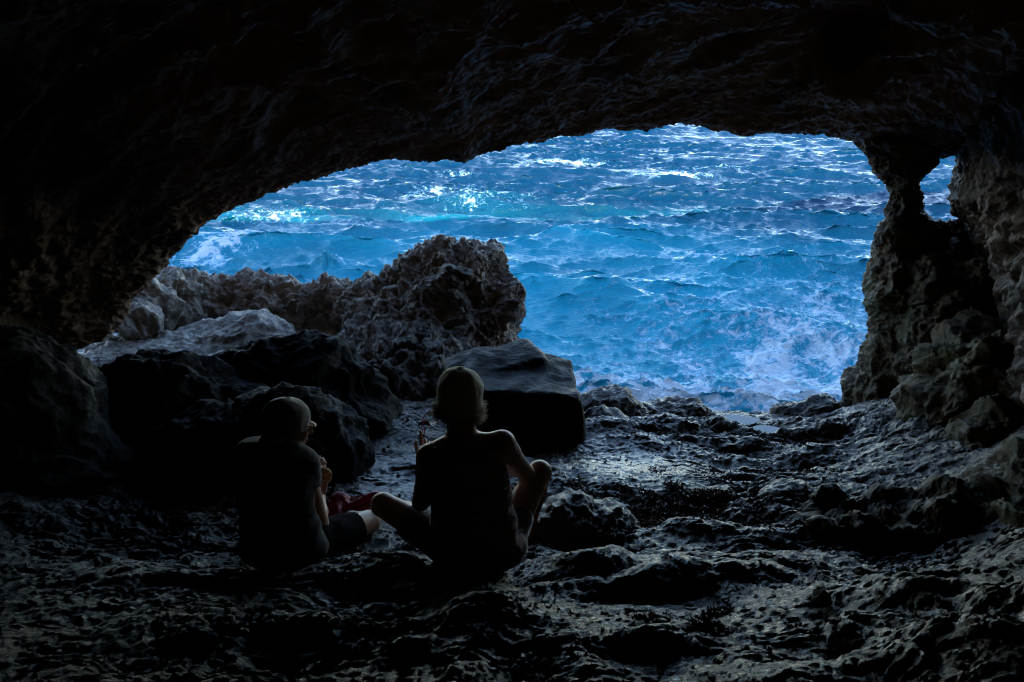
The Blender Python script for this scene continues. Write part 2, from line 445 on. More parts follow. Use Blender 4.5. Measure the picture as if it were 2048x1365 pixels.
def floor_z(x, y, detail=True):
    P2 = np.stack([x, y, np.zeros_like(x)], 1)
    z = base_z(y)
    # left part of the ledge carries on outside under the outcrop; right part breaks off to the sea
    ext = sstep(.7, -.4, x + .25 * noise(P2, 1.3, 3))
    z = np.where(y > 6.6, z * (1 - ext) + np.maximum(z, -2.92 - .12 * (y - 7.2)) * ext, z)
    # sides climb towards the walls
    z = z + 1.0 * sstep(1.7, 4.2, x - .25 * (y - 4)) ** 1.3 * sstep(8.6, 7.4, y) + .45 * sstep(-1.9, -4.2, x) * sstep(8.0, 6.8, y)
    z = z + .35 * sstep(.9, 2.4, x) * sstep(3.6, 2.4, y)
    for px, py, Y, rx, ry, hh in bumps:
        c = at(px, py, Y)
        z = z + hh * np.exp(-((x - c[0]) / rx) ** 2 - ((y - Y) / ry) ** 2)
    smooth_pan = np.exp(-((x - .62) / .55) ** 2 - ((y - 5.2) / .5) ** 2) + np.exp(-((x + .85) / .45) ** 2 - ((y - 4.9) / .55) ** 2)
    k = 1 - .8 * np.clip(smooth_pan, 0, 1)
    Pw = warp(np.stack([x, y * 1.25, z * .6], 1), 1.1, .22)
    z = z + k * (.10 * fbm(Pw, .9, 2, .5, 'n', 2) + .055 * fbm(Pw, 1.9, 2, .5, 'b', 4))
    # stepped ledges: softly quantised long wave
    st = fbm(Pw * np.array([.6, 1.5, 1]), 1.3, 2, .5, 'n', 40) * 5
    z = z + k * .016 * (np.floor(st) + sstep(.55, 1.0, st - np.floor(st)))
    # puddle basins
    for (px, py, Y, rx, ry) in ((1478, 838, 6.52, .13, .10), (1525, 858, 6.26, .15, .08)):
        c = at(px, py, Y); q = ((x - c[0]) / rx) ** 2 + ((y - Y) / ry) ** 2
        w = np.exp(-(q / 2.6) ** 2); z = z * (1 - w) + w * (c[2] - .065)
    if detail:
        Pd = warp(np.stack([x * .62 + y * .12, y * 1.35, z], 1), 3.0, .10)
        k2 = .35 + .65 * k; pm = .3 + 1.1 * sstep(-.25, .35, noise(P2, .75, 61)); k2 = k2 * pm
        z = z + k2 * (.022 * fbm(Pd, 4.6, 2, .55, 'b', 7) + .026 * fbm(Pd, 7.5, 3, .6, 'r', 11)) + (.35 + .65 * k) * (.4 + .6 * pm) * .012 * fbm(Pd, 20, 3, .7, 'r', 13) + .012 * k * fbm(P2, 14, 2, .6, 'r', 19) + .020 * k2 * (worley(Pd, 4.2) - .5)
    return z

def build_floor():
    ys = np.concatenate([np.linspace(-6, 1.4, 40, endpoint=False), np.linspace(1.4, 8.0, 820, endpoint=False), np.linspace(8.0, 10.5, 60)])
    xs = np.concatenate([np.linspace(-9, -4.6, 30, endpoint=False), np.linspace(-4.6, 4.6, 950, endpoint=False), np.linspace(4.6, 9, 30)])
    X, Yg = np.meshgrid(xs, ys)
    x = X.ravel(); y = Yg.ravel()
    z = floor_z(x, y)
    V = np.stack([x, y, z], 1)
    # push the relief sideways a little so faces overhang and break the height-field look
    q = warp(V, 4.0, .05, 80); V[:, :2] = q[:, :2]
    V[:, 1] += .03 * fbm(V, 6, 2, .5, 'n', 21)
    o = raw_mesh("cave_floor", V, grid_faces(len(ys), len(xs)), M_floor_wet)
    pan = 1.3 * np.exp(-((x - .62) / .75) ** 2 - ((y - 5.35) / .55) ** 2) + 1.3 * np.exp(-((x + .85) / .5) ** 2 - ((y - 4.9) / .7) ** 2) + .5 * sstep(5.2, 6.4, y)
    add_attr(o, 'floor_shade', np.clip(sstep(.3, -1.3, x + .5 * noise(V, .9, 5)) * sstep(4.6, 3.8, y), 0, 1))  # mask of the painted shade, left front of the floor
    add_attr(o, 'wet', np.clip(pan + .5 * noise(V, 1.4, 6), 0, 1))
    tag(o, kind='structure')
    return o
build_floor()

def water_mat():
    m, N, L, P = new_mat("puddle_water")
    P.inputs['Base Color'].default_value = (.02, .03, .035, 1); P.inputs['Roughness'].default_value = .03; P.inputs['IOR'].default_value = 1.33
    P.inputs['Specular IOR Level'].default_value = .6
    tc = N.new('ShaderNodeTexCoord'); n = N.new('ShaderNodeTexNoise'); n.inputs['Scale'].default_value = 18
    L.new(tc.outputs['Object'], n.inputs['Vector'])
    b = N.new('ShaderNodeBump'); b.inputs['Strength'].default_value = .05; b.inputs['Distance'].default_value = .01
    L.new(n.outputs[0], b.inputs['Height']); L.new(b.outputs[0], P.inputs['Normal'])
    return m
M_pud = water_mat()
for (px, py, Y, rx, ry) in ((1478, 838, 6.52, .12, .09), (1525, 858, 6.26, .14, .07)):
    c = at(px, py, Y); a = np.linspace(0, 2 * np.pi, 48, endpoint=False)
    rad = 1 + .15 * np.sin(3 * a + px) + .08 * np.sin(5 * a)
    rim = np.stack([c[0] + 1.25 * rx * rad * np.cos(a), Y + 1.25 * ry * rad * np.sin(a), np.full(48, c[2] - .012)], 1)
    V = np.vstack([rim, [[c[0], Y, c[2] - .012]]])
    Fc = np.array([[i, (i + 1) % 48, 48] for i in range(48)])
    tag(raw_mesh("puddle", V, Fc, M_pud), kind='structure')

# ------------------------------------------------------------------ sea
def ocean(N, L, lo, hi, seed, wdir, spread, slope):
    """height and choppy offsets of a periodic patch; wavelengths lo..hi metres, rms slope as given"""
    r = np.random.RandomState(seed)
    k1 = 2 * np.pi * np.fft.fftfreq(N, L / N); KX, KY = np.meshgrid(k1, k1, indexing='ij'); K = np.hypot(KX, KY); K[0, 0] = 1
    A = K ** -1.9 * (K > 2 * np.pi / hi) * np.exp(-(K * lo / (2 * np.pi)) ** 2 * .5)
    c = (KX * wdir[0] + KY * wdir[1]) / K
    A = A * ((np.abs(c) ** spread) * .85 + .15); A[0, 0] = 0
    h = A * (r.normal(size=(N, N)) + 1j * r.normal(size=(N, N)))
    H = np.fft.ifft2(h).real
    sx = np.fft.ifft2(1j * KX * h).real; sy = np.fft.ifft2(1j * KY * h).real
    s = slope / math.sqrt((sx ** 2 + sy ** 2).mean())
    DX = np.fft.ifft2(-1j * KX / K * h).real; DY = np.fft.ifft2(-1j * KY / K * h).real
    return (H * s).astype(F32), (DX * s).astype(F32), (DY * s).astype(F32)

def samp(T, L, x, y):
    N = T.shape[0]; u = (x / L * N) % N; v = (y / L * N) % N
    i = np.floor(u).astype(int); j = np.floor(v).astype(int); fu = (u - i).astype(F32); fv = (v - j).astype(F32)
    i %= N; j %= N; i2 = (i + 1) % N; j2 = (j + 1) % N
    return (T[i, j] * (1 - fu) + T[i2, j] * fu) * (1 - fv) + (T[i, j2] * (1 - fu) + T[i2, j2] * fu) * fv

def sea_mat():
    m, N, L, P = new_mat("sea_water")
    def attr(n):
        a = N.new('ShaderNodeAttribute'); a.attribute_name = n; return a.outputs['Fac']
    tc = N.new('ShaderNodeTexCoord')
    mp = N.new('ShaderNodeMapping'); mp.inputs['Scale'].default_value = (1, .8, 1); L.new(tc.outputs['Object'], mp.inputs[0])
    # foam: attribute sets how much, lacy noise sets where
    n1 = N.new('ShaderNodeTexNoise'); n1.inputs['Scale'].default_value = 4.2; n1.inputs['Detail'].default_value = 9; n1.inputs['Roughness'].default_value = .74; n1.inputs['Distortion'].default_value = 1.2
    L.new(mp.outputs[0], n1.inputs['Vector'])
    ad = N.new('ShaderNodeMath'); ad.operation = 'MULTIPLY_ADD'; ad.inputs[1].default_value = 2.2; L.new(n1.outputs[0], ad.inputs[0])
    at_ = N.new('ShaderNodeMath'); at_.operation = 'SUBTRACT'; at_.inputs[1].default_value = 1.38
    L.new(attr('foam'), at_.inputs[0]); L.new(at_.outputs[0], ad.inputs[2])
    mr = N.new('ShaderNodeMapRange'); mr.inputs[1].default_value = 0.02; mr.inputs[2].default_value = .34; mr.clamp = True
    L.new(ad.outputs[0], mr.inputs[0])
    deep = N.new('ShaderNodeMix'); deep.data_type = 'RGBA'
    deep.inputs[6].default_value = (.0003, .036, .092, 1); deep.inputs[7].default_value = (.002, .33, .47, 1)
    L.new(attr('aerated_glow'), deep.inputs[0])
    mx = N.new('ShaderNodeMix'); mx.data_type = 'RGBA'; fc = N.new('ShaderNodeMix'); fc.data_type = 'RGBA'; fc.inputs[6].default_value = (.12, .46, .70, 1); fc.inputs[7].default_value = (.68, .77, .84, 1)
    mr3 = N.new('ShaderNodeMapRange'); mr3.inputs[1].default_value = .08; mr3.inputs[2].default_value = .5; L.new(ad.outputs[0], mr3.inputs[0]); L.new(mr3.outputs[0], fc.inputs[0]); L.new(fc.outputs[2], mx.inputs[7])
    L.new(mr.outputs[0], mx.inputs[0]); L.new(deep.outputs[2], mx.inputs[6]); L.new(mx.outputs[2], P.inputs['Base Color'])
    rr = N.new('ShaderNodeMapRange'); rr.inputs[3].default_value = .09; rr.inputs[4].default_value = .8; L.new(mr.outputs[0], rr.inputs[0])
    L.new(rr.outputs[0], P.inputs['Roughness'])
    P.inputs['IOR'].default_value = 1.33; P.inputs['Specular IOR Level'].default_value = .38
    n2 = N.new('ShaderNodeTexNoise'); n2.inputs['Scale'].default_value = 5.0; n2.inputs['Detail'].default_value = 7; n2.inputs['Roughness'].default_value = .66; n2.inputs['Distortion'].default_value = .4
    mp2 = N.new('ShaderNodeMapping'); mp2.inputs['Scale'].default_value = (.5, 1.5, 1); mp2.inputs['Rotation'].default_value = (0, 0, .12); L.new(tc.outputs['Object'], mp2.inputs[0]); L.new(mp2.outputs[0], n2.inputs['Vector'])
    b = N.new('ShaderNodeBump'); b.inputs['Strength'].default_value = .7; b.inputs['Distance'].default_value = .13
    L.new(n2.outputs[0], b.inputs['Height'])
    b2 = N.new('ShaderNodeBump'); b2.inputs['Strength'].default_value = .4; b2.inputs['Distance'].default_value = .05
    L.new(mr.outputs[0], b2.inputs['Height']); L.new(b.outputs[0], b2.inputs['Normal']); L.new(b2.outputs[0], P.inputs['Normal'])
    return m

def sea_at(px, py):
    u = (px - 1024) / FPX; v = (682.5 - py) / FPX
    t = SEA_Z / (-SP + v * CP); return np.array([u * t, (CP + v * SP) * t])

def build_sea():
    nr, nc = 1150, 1000
    D = 8.5 * (240 / 8.5) ** (np.linspace(0, 1, nr))
    a = np.linspace(-.92, .92, nc)                       # x / y
    X = (a[None, :] * D[:, None]); Y = np.repeat(D[:, None], nc, 1)
    x = X.ravel(); y = Y.ravel()
    h1, dx1, dy1 = ocean(512, 79.0, 1.8, 10, 3, (.28, .96), 3.5, .20)
    h2, dx2, dy2 = ocean(768, 21.7, .22, 2.6, 5, (.12, 1.), 2.6, .42)
    h3, dx3, dy3 = ocean(512, 9.3, .09, .6, 8, (-.2, .97), 2.2, .22)
    fade3 = sstep(90, 30, y)
    gust = np.clip(.95 + .7 * noise(np.stack([x * .6, y, 0 * x], 1), .11, 33), .35, 1.5)
    H = samp(h1, 79., x, y) + samp(h2, 21.7, x, y) * gust + samp(h3, 9.3, x, y) * fade3
    DX = samp(dx1, 79., x, y) + samp(dx2, 21.7, x, y) * 1.25 * gust
    DY = samp(dy1, 79., x, y) + samp(dy2, 21.7, x, y) * 1.25 * gust
    P2 = np.stack([x, y, np.zeros_like(x)], 1)
    # foam density: patches (pixel, radii in metres, strength)
    foam = np.zeros_like(x)
    tear = [1.6 * noise(P2, .9, 70), 2.2 * noise(P2, .6, 90), fbm(warp(P2, 1.4, .5), 1.3, 3, .6, 'r', 44)]
    patches = [(960, 400, 3.2, 3.6, .62), (855, 385, 2.0, 1.8, .42), (540, 432, 2.4, 2.4, .45), (400, 505, 1.6, 2.6, .5), (1100, 325, 2.2, 3.0, .52), (1170, 325, 2.0, 2.5, .4),
               (1350, 352, 3.4, 1.5, .55), (925, 350, 1.8, 2.0, .42), (480, 488, 1.8, 1.6, .38), (680, 300, 3, 3, .2), (1430, 342, 2.6, 1.2, .35), (657, 526, .5, .7, .9),
               (700, 440, 2.0, 1.2, .2), (1380, 510, 1.2, .8, .3)]
    for px, py, rx, ry, s_ in patches:
        c = sea_at(px, py); foam += 1.5 * s_ * np.exp(-((x - c[0] + .5 * tear[0]) / rx) ** 2 * 1.3 - ((y - c[1] + .5 * tear[1]) / ry) ** 2 * 1.6) * np.clip(.55 + 1.1 * tear[2], 0, 1.4)
    # surf zone along the rocks
    pw = warp(P2, .18, 2.2)
    wx, wy = pw[:, 0], pw[:, 1]
    surf = .42 * sstep(24, 16, wy) + .40 * sstep(19.5, 15.5, wy) + .46 * np.exp(-((wx - 7.5) / 4.2) ** 2 - ((wy - 22) / 6.5) ** 2) + .22 * np.exp(-((wx - 11) / 4) ** 2 - ((wy - 29) / 8) ** 2)
    surf += .22 * np.exp(-((wx + .5) / 2.5) ** 2 - ((wy - 17) / 5) ** 2) - .10 * np.exp(-((wx - 2.0) / 2.2) ** 2 - ((wy - 19.5) / 2.0) ** 2)
    streak = fbm(warp(P2 * np.array([.7, 1.0, 1]), .5, 1.0), .55, 3, .6, 'r', 4)
    lace = fbm(warp(P2, .9, .55), 1.5, 3, .6, 'r', 14)
    crest = sstep(.12, .5, H)
    swirl = fbm(warp(warp(P2, .16, 2.6), .6, .7), .42, 4, .6, 'r', 24)
    foam = foam + surf * (.52 + .85 * swirl + .45 * lace) + .14 * swirl * sstep(45, 25, y) + .10 * streak + .22 * crest * sstep(.2, .6, streak) * .6 + .10 * lace * sstep(60, 20, y)
    aer_glow = np.clip(.20 + .34 * sstep(52, 40, wy) + .60 * np.exp(-((wx + 1.0) / 8) ** 2 - ((wy - 23) / 10) ** 2) + .5 * surf + .35 * foam + .30 * sstep(.0, .5, H) + .25 * noise(P2, .22, 5)
                  - .06 * sstep(3, 14, wx) * sstep(22, 34, wy) - .06, 0, 1) * (1 - .97 * sstep(34, 46, wy)) + .35 * np.exp(-((wx - 2.0) / 2.2) ** 2 - ((wy - 19) / 2.5) ** 2)  # besides aeration: painted lighter in the cliff's shade, darker in the sun
    # churned lumps where the surf boils
    b = np.clip(surf * 1.6, 0, 1)
    H = H + b * (.17 * fbm(warp(P2, 1.2, .4), 1.3, 3, .6, 'b', 3) + .05 * fbm(P2, 5, 2, .6, 'b', 3))
    c = sea_at(655, 530); H = H + .62 * np.exp(-np.abs((x - c[0]) / .30) ** 1.4 - ((y - c[1]) / .3) ** 2) * np.clip(.6 + 1.3 * noise(P2, 3.5) + .8 * noise(P2, 9), 0, 2) + .22 * np.exp(-((x - c[0] - .4) / 1.3) ** 2 - ((y - c[1]) / .5) ** 2)
    for px, py, w, hh in ((955, 412, 3.0, .45), (1280, 452, 2.4, .4), (1230, 460, 1.6, .4), (1190, 590, 1.1, .35), (1550, 600, 1.4, .45), (1540, 700, .9, .3), (1570, 470, 2.2, .35), (1110, 330, 2.5, .4)):
        c = sea_at(px, py); dy = (y - c[1] + .25 * (x - c[0])) / (w * .45)
        H = H + hh * np.exp(-((x - c[0]) / w) ** 2) * np.exp(-dy ** 2) * (1 + .25 * noise(P2, 1.2, 3))
    edge = sstep(240, 190, y)
    V = np.stack([x - DX * edge, y - DY * edge, SEA_Z + H * edge], 1)
    o = raw_mesh("sea", V, grid_faces(nr, nc)[:, ::-1], sea_mat())
    add_attr(o, 'foam', foam); add_attr(o, 'aerated_glow', aer_glow)
    tag(o, kind='structure')
    # open water beyond, and the water to either side
    B = 4000.0; k = .92
    Vb = [(-.92 * 8.5, 8.5), (.92 * 8.5, 8.5), (k * 240, 240), (-k * 240, 240), (-B, B), (B, B), (B, 8.5), (-B, 8.5)]
    Vb = np.array([(p[0], p[1], SEA_Z - .05) for p in Vb])
    o2 = raw_mesh("open_sea", Vb, np.array([(3, 2, 5, 4), (1, 6, 5, 2), (7, 0, 3, 4)]), bpy.data.materials['sea_water'])
    tag(o2, kind='structure')
build_sea()

# ------------------------------------------------------------------ rocks
def rock_from_field(name, f, mat, amps, seed, root=None):
    """amps: list of (mode, freq, amp, octaves)"""
    V, Fq = f.mesh()
    Nv = vert_normals(V, Fq)
    Pw = warp(V, 1.5, .12, seed * 3.1)
    d = np.zeros(len(V), F32)
    for mode, fr, am, oc in amps: d += am * ((worley(Pw, fr, seed) - .5) if mode == 'w' else fbm(Pw + seed * 5.7, fr, oc, .55, mode))
    V = V + Nv * d[:, None]
    c = V.mean(0); c = np.array([c[0], c[1], V[:, 2].min()])
    o = raw_mesh(name, V - c, Fq, mat); o.location = c
    return o

SMOOTHISH = [('n', 1.4, .13, 2), ('r', 2.6, .08, 2), ('r', 7, .03, 3), ('r', 24, .009, 3)]
def boulder(name, c, r, mat, label, h=.014, amps=SMOOTHISH, seed=1, rz=0., extra=(), group=None, cat='boulder'):
    c = np.array(c, float); r = np.array(r, float)
    pad = max(.25, r.max() * .35)
    lo = c - r.max() - pad; hi = c + r.max() + pad
    for e in extra: lo = np.minimum(lo, np.array(e[0]) - max(e[1]) - pad); hi = np.maximum(hi, np.array(e[0]) + max(e[1]) + pad)
    f = Field(lo, hi, h); f.ell(c, r, rotz(rz), .05)
    for e in extra: f.ell(e[0], e[1], rotz(e[2]) if len(e) > 2 else None, .08)
    o = rock_from_field(name, f, mat, amps, seed)
    tag(o, label, cat, group); return o

# karst outcrop outside the mouth
def build_outcrop():
    h = .017
    f = Field((-5.6, 6.9, -3.6), (.5, 11.2, -1.3), h)
    f.ell((-.62, 8.75, -2.22), (.42, .50, .42), None, .1)          # peak
    f.ell((-.26, 8.6, -2.40), (.38, .50, .30), None, .12); f.ell((-.38, 8.8, -2.06), (.28, .35, .24), None, .1); f.cap((-.70, 8.75, -2.22), (-1.55, 8.95, -2.60), .38, .30, .12); f.cap((-.62, 8.55, -2.45), (-1.0, 7.75, -2.98), .42, .44, .15); f.cap((-1.2, 8.6, -2.7), (-1.5, 7.9, -3.05), .36, .40, .15)         # bulge to the right
    f.ell((-.95, 8.7, -2.55), (.5, .6, .42), None, .2)
    f.cap((-1.0, 9.0, -2.62), (-2.2, 9.5, -2.66), .33, .26, .15)
    f.cap((-2.1, 9.5, -2.70), (-4.0, 9.6, -2.72), .30, .34, .1)
    f.ell((-3.75, 9.3, -2.75), (.35, .4, .32), None, .1)
    f.ell((-.42, 8.45, -2.78), (.40, .45, .36), None, .15)
    f.ell((-1.05, 8.0, -2.95), (.62, .75, .42), None, .25)         # slope to the camera
    f.ell((-.60, 7.8, -3.0), (.50, .6, .42), None, .2)
    f.box((-2.6, 9.0, -3.25), (1.9, 1.0, .33), None, .1, .15)
    f.cap((-.5, 8.4, -2.9), (-.6, 8.3, -3.6), .42, .5, .2)
    # cut hollows in the ridge
    V, Fq = f.mesh()
    Nv = vert_normals(V, Fq)
    Pw = warp(V, 2.2, .12, 4)
    right = sstep(-2.6, -1.2, V[:, 0])
    w1 = worley(Pw, 2.9); w2 = worley(warp(V, 5, .05), 7.5)
    d = .10 * fbm(Pw, 1.9, 2, .5, 'n', 3) + .26 * (w1 - .5) + .10 * (w2 - .45) + .055 * fbm(Pw, 8, 3, .6, 'r', 9) + .030 * fbm(V, 22, 3, .65, 'r', 1)
    V = V + Nv * d[:, None]
    V[:, 2] += .04 * fbm(V, 7, 2, .5, 'r', 31)
    c = np.array([-1.5, 8.8, -3.6])
    o = raw_mesh("rock_outcrop", V - c, Fq, M_out); o.location = c
    add_attr(o, 'wet', sstep(-2.3, -1.0, V[:, 0] + .3 * noise(V, 1.5)))
    tag(o, "jagged grey karst outcrop with a tall knob on its right end, outside the cave mouth", "rock outcrop")
    # rock foot that carries the outcrop down into the sea
build_outcrop()

# pale slab shelf and pale boulders on the left of the outcrop
f = Field((-4.6, 6.6, -3.3), (-1.5, 8.9, -2.3), .014)
f.box(at(400, 680, 7.7) + np.array([-.15, 0, -.22]), (.90, .55, .18), rotz(R(8)) @ roty(R(-3)), .06)
f.ell(at(500, 655, 7.9) + np.array([0, 0, -.12]), (.42, .40, .20), None, .08)
o = rock_from_field("rock_slab", f, M_pale, [('n', 1.4, .07, 2), ('r', 3.2, .06, 2), ('r', 9, .025, 3), ('r', 26, .008, 2)], 5)
tag(o, "pale flat rock slab lying in front of the jagged outcrop behind the dark boulders", "rock slab")
for (px, py, Y, r, lab, sd_) in ((300, 600, 8.6, (.24, .25, .22), "pale angular boulder under the cave's edge, beside the jagged ridge", 2),
                               (345, 580, 9.1, (.26, .25, .24), "pale brown pitted boulder in the ridge next to the angular pale one", 3),
                               (270, 636, 8.1, (.26, .22, .15), "small cream boulder half hidden by the overhanging left cave edge", 4)):
    c = at(px, py, Y) - np.array([0, 0, r[2] * .4])
    boulder("pale_boulder", c, r, M_pale, lab, .012, [('r', 2.6, .14, 2), ('w', 5, .10, 1), ('r', 9, .04, 2), ('r', 22, .014, 2)], sd_, group="pale boulders beside the outcrop")

# blocky wet boulder
f = Field((-1.0, 5.1, -3.1), (1.0, 7.2, -1.7), .011)
Mb = rotz(R(-8)) @ rotx(R(2)) @ roty(R(3))
f.box((.09, 6.15, -2.58), (.49, .40, .34), Mb, .07, .02)
f.box((-.16, 6.38, -2.27), (.38, .22, .06), rotz(R(18)) @ roty(R(-5)) @ rotx(R(3)), .04, .05)
f.ell((.06, 5.95, -2.85), (.56, .40, .22), None, .12); f.box((.60, 6.1, -2.3), (.10, .6, .5), roty(R(-9)), .02, .03, "sub")
o = rock_from_field("block_boulder", f, M_block, [('n', 1.3, .08, 2), ('n', 4, .02, 2), ('r', 9, .006, 3), ('r', 30, .002, 2)], 9)
tag(o, "big flat-topped block of wet dark rock between the pale cap and the sea", "boulder")

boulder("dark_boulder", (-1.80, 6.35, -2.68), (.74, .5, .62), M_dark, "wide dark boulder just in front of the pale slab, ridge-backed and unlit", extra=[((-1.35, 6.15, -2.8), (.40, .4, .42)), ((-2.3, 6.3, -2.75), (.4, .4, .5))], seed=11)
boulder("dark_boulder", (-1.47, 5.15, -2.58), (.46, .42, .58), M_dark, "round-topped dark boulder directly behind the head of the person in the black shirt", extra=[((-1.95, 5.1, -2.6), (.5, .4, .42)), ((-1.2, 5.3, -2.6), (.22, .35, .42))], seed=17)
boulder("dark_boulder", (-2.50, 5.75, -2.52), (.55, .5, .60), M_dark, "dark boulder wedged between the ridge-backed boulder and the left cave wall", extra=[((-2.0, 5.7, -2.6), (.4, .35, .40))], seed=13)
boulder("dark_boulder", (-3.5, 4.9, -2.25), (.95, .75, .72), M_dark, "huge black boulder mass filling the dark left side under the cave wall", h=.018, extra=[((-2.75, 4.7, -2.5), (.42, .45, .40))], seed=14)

LIP = [((.84, 6.75, -2.87), (.36, .26, .20), "rounded wet boulder on the ledge lip, next to the flat-topped block", 21),
       ((1.44, 6.85, -2.91), (.34, .22, .13), "low humped boulder in the middle of the ledge lip against the surf", 22),
       ((.72, 6.35, -2.83), (.22, .18, .17), "small knobbly wet boulder just inside the lip at the foot of the flat-topped block", 23),
       ((2.62, 6.95, -2.97), (.36, .26, .16), "wet boulder at the foot of the rock pillar where the lip ends", 24)]
for c, r, lab, sd_ in LIP:
    boulder("lip_boulder", c, r, M_floor, lab, .010, [('n', 2.5, .10, 2), ('r', 4.5, .05, 2), ('r', 12, .022, 3)], sd_, group="boulders along the lip of the ledge")

boulder("mound_rock", (.35, 4.05, -2.52), (.33, .28, .32), M_floor, "rough mound of rock beside the raised knee of the person in the tank top", .009, [('n', 2.5, .06, 2), ('r', 6, .035, 2), ('r', 16, .016, 2)], 31, cat='rock')
boulder("mound_rock", (1.66, 4.55, -2.50), (.19, .15, .13), M_floor, "small rounded rock sitting alone on the floor past the brown seaweed", .008, [('n', 4, .03, 2), ('b', 9, .02, 2), ('r', 20, .006, 2)], 32, cat='rock')

ROUGH = [('n', 1.1, .18, 2), ('r', 2.2, .14, 2), ('w', 4.5, .09, 1), ('r', 9, .045, 3), ('r', 26, .013, 2)]
f = Field((1.5, 3.0, -3.3), (5.4, 6.9, -1.1), .017)
f.ell((3.85, 5.8, -2.35), (.85, .7, .66), None, .1); f.ell((4.3, 5.5, -1.95), (.6, .6, .55), None, .2)
f.cap((3.9, 5.3, -2.5), (2.75, 4.85, -2.95), .55, .42, .15); f.cap((3.7, 4.6, -2.5), (2.75, 3.85, -2.45), .55, .42, .2); f.cap((2.9, 3.8, -2.45), (2.35, 3.45, -2.55), .36, .30, .15)
f.box((2.1, 4.0, -2.32), (.50, .22, .07), rotz(R(-6)), .05, .08)
o = rock_from_field("rock_slope", f, M_brown, ROUGH, 41)
tag(o, "jagged olive-brown mass of rock climbing from the cave floor up the right wall", "rock")

# pillar with the rock window
def build_pillar():
    f = Field((2.0, 6.1, -3.5), (4.9, 7.9, .35), .015)
    def c(px, py, r1, px2, py2, r2, k=.06, y1=7.0, y2=7.0):
        f.cap(at(px, py, y1), at(px2, py2, y2), r1, r2, k)
    c(1785, 215, .32, 1803, 335, .18); c(1803, 335, .18, 1810, 392, .115); c(1810, 392, .115, 1812, 462, .165); c(1816, 462, .15, 1812, 560, .28)
    c(1812, 560, .28, 1806, 680, .25); c(1806, 680, .25, 1765, 790, .30, .1); c(1765, 790, .3, 1750, 900, .5, .1)
    c(1760, 235, .22, 1880, 262, .16); c(1790, 300, .12, 1835, 325, .10, .04); c(1798, 430, .10, 1790, 470, .13, .04); c(1835, 455, .08, 1870, 500, .15, .05); c(1925, 515, .20, 1895, 640, .40, .1); c(1895, 640, .40, 1890, 800, .5, .1)
    for q in ((1850, 560, 6.72, .17), (1895, 610, 6.6, .2), (1845, 650, 6.65, .2), (1900, 530, 6.75, .15), (1880, 700, 6.5, .25), (1820, 720, 6.7, .16), (1935, 560, 6.6, .16)): f.ell(at(q[0], q[1], q[2]), (q[3] * .7, q[3], q[3] * 1.3), roty(R(15)), .05)
    c(1768, 535, .08, 1765, 570, .10, .03); c(1860, 480, .06, 1915, 470, .10, .05)

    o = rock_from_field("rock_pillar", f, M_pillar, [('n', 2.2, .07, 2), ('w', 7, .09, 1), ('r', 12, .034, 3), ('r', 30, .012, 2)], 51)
    tag(o, "knobbly dark rock pillar joining roof and floor, with a small sea-lit window at its side", "rock pillar")
build_pillar()
#PEOPLE
# ------------------------------------------------------------------ people
M_skin = plain_mat("skin", (.42, .24, .17), .45, .5, .10, 60, .2, .08)
M_black = plain_mat("black_cotton", (.012, .012, .014), .85, .25, .3, 200, .5)
M_navy = plain_mat("dark_shorts_cloth", (.006, .006, .009), .8, .3, .3, 160, .5)
M_greyshort = plain_mat("grey_shorts_cloth", (.16, .17, .19), .8, .3, .2, 160, .5)
M_cap1 = plain_mat("dark_cap_cloth", (.22, .19, .19), .8, .3, .2, 220, .5)
M_cap2 = plain_mat("pale_cap_cloth", (.74, .72, .66), .8, .3, .2, 220, .5)
M_brim = plain_mat("brown_brim_cloth", (.60, .24, .06), .75, .3, .2, 220, .4, .4)
M_hair = plain_mat("sandy_grey_hair", (.80, .70, .58), .5, .5, .3, 90)
M_dhair = plain_mat("dark_hair", (.02, .014, .01), .5, .5, .3, 90)
M_red = plain_mat("crimson_cloth", (.26, .012, .035), .65, .4, .3, 30, .2)
M_cord = plain_mat("crimson_cord", (.45, .03, .10), .5, .5, .1, 60)
M_lens = plain_mat("dark_lens", (.01, .01, .012), .08, .8, .1, 60)
M_bread = plain_mat("bread_crust", (.42, .24, .10), .8, .3, .3, 50, .4)

M_navy.node_tree.nodes['Principled BSDF'].inputs['Specular IOR Level'].default_value = .05; M_navy.node_tree.nodes['Principled BSDF'].inputs['Roughness'].default_value = 1
for m_ in (M_cap1, M_cap2, M_hair, M_black, M_greyshort, M_brim):
    p_ = m_.node_tree.nodes['Principled BSDF']; p_.inputs['Sheen Weight'].default_value = .8 if m_ is not M_black else .25; p_.inputs['Sheen Roughness'].default_value = .35

def tank_mat():
    m, N, L, P = new_mat("striped_knit_top")
    tc = N.new('ShaderNodeTexCoord'); mp = N.new('ShaderNodeMapping'); mp.inputs['Scale'].default_value = (5, 5, 60); L.new(tc.outputs['Object'], mp.inputs[0])
    n = N.new('ShaderNodeTexNoise'); n.inputs['Scale'].default_value = 1.6; n.inputs['Detail'].default_value = 3; n.inputs['Distortion'].default_value = .5; L.new(mp.outputs[0], n.inputs['Vector'])
    cr = N.new('ShaderNodeValToRGB'); e = cr.color_ramp.elements; e[0].position = .42; e[0].color = (.10, .09, .10, 1); e[1].position = .58; e[1].color = (.45, .33, .30, 1)
    L.new(n.outputs[0], cr.inputs[0]); L.new(cr.outputs[0], P.inputs['Base Color']); P.inputs['Roughness'].default_value = .85
    return m
M_tank = tank_mat()

def head_M(yaw, nod, roll=0.0):
    """columns = local right, forward, up; yaw > 0 turns to the right"""
    return rotz(-yaw) @ rotx(-nod) @ roty(roll)

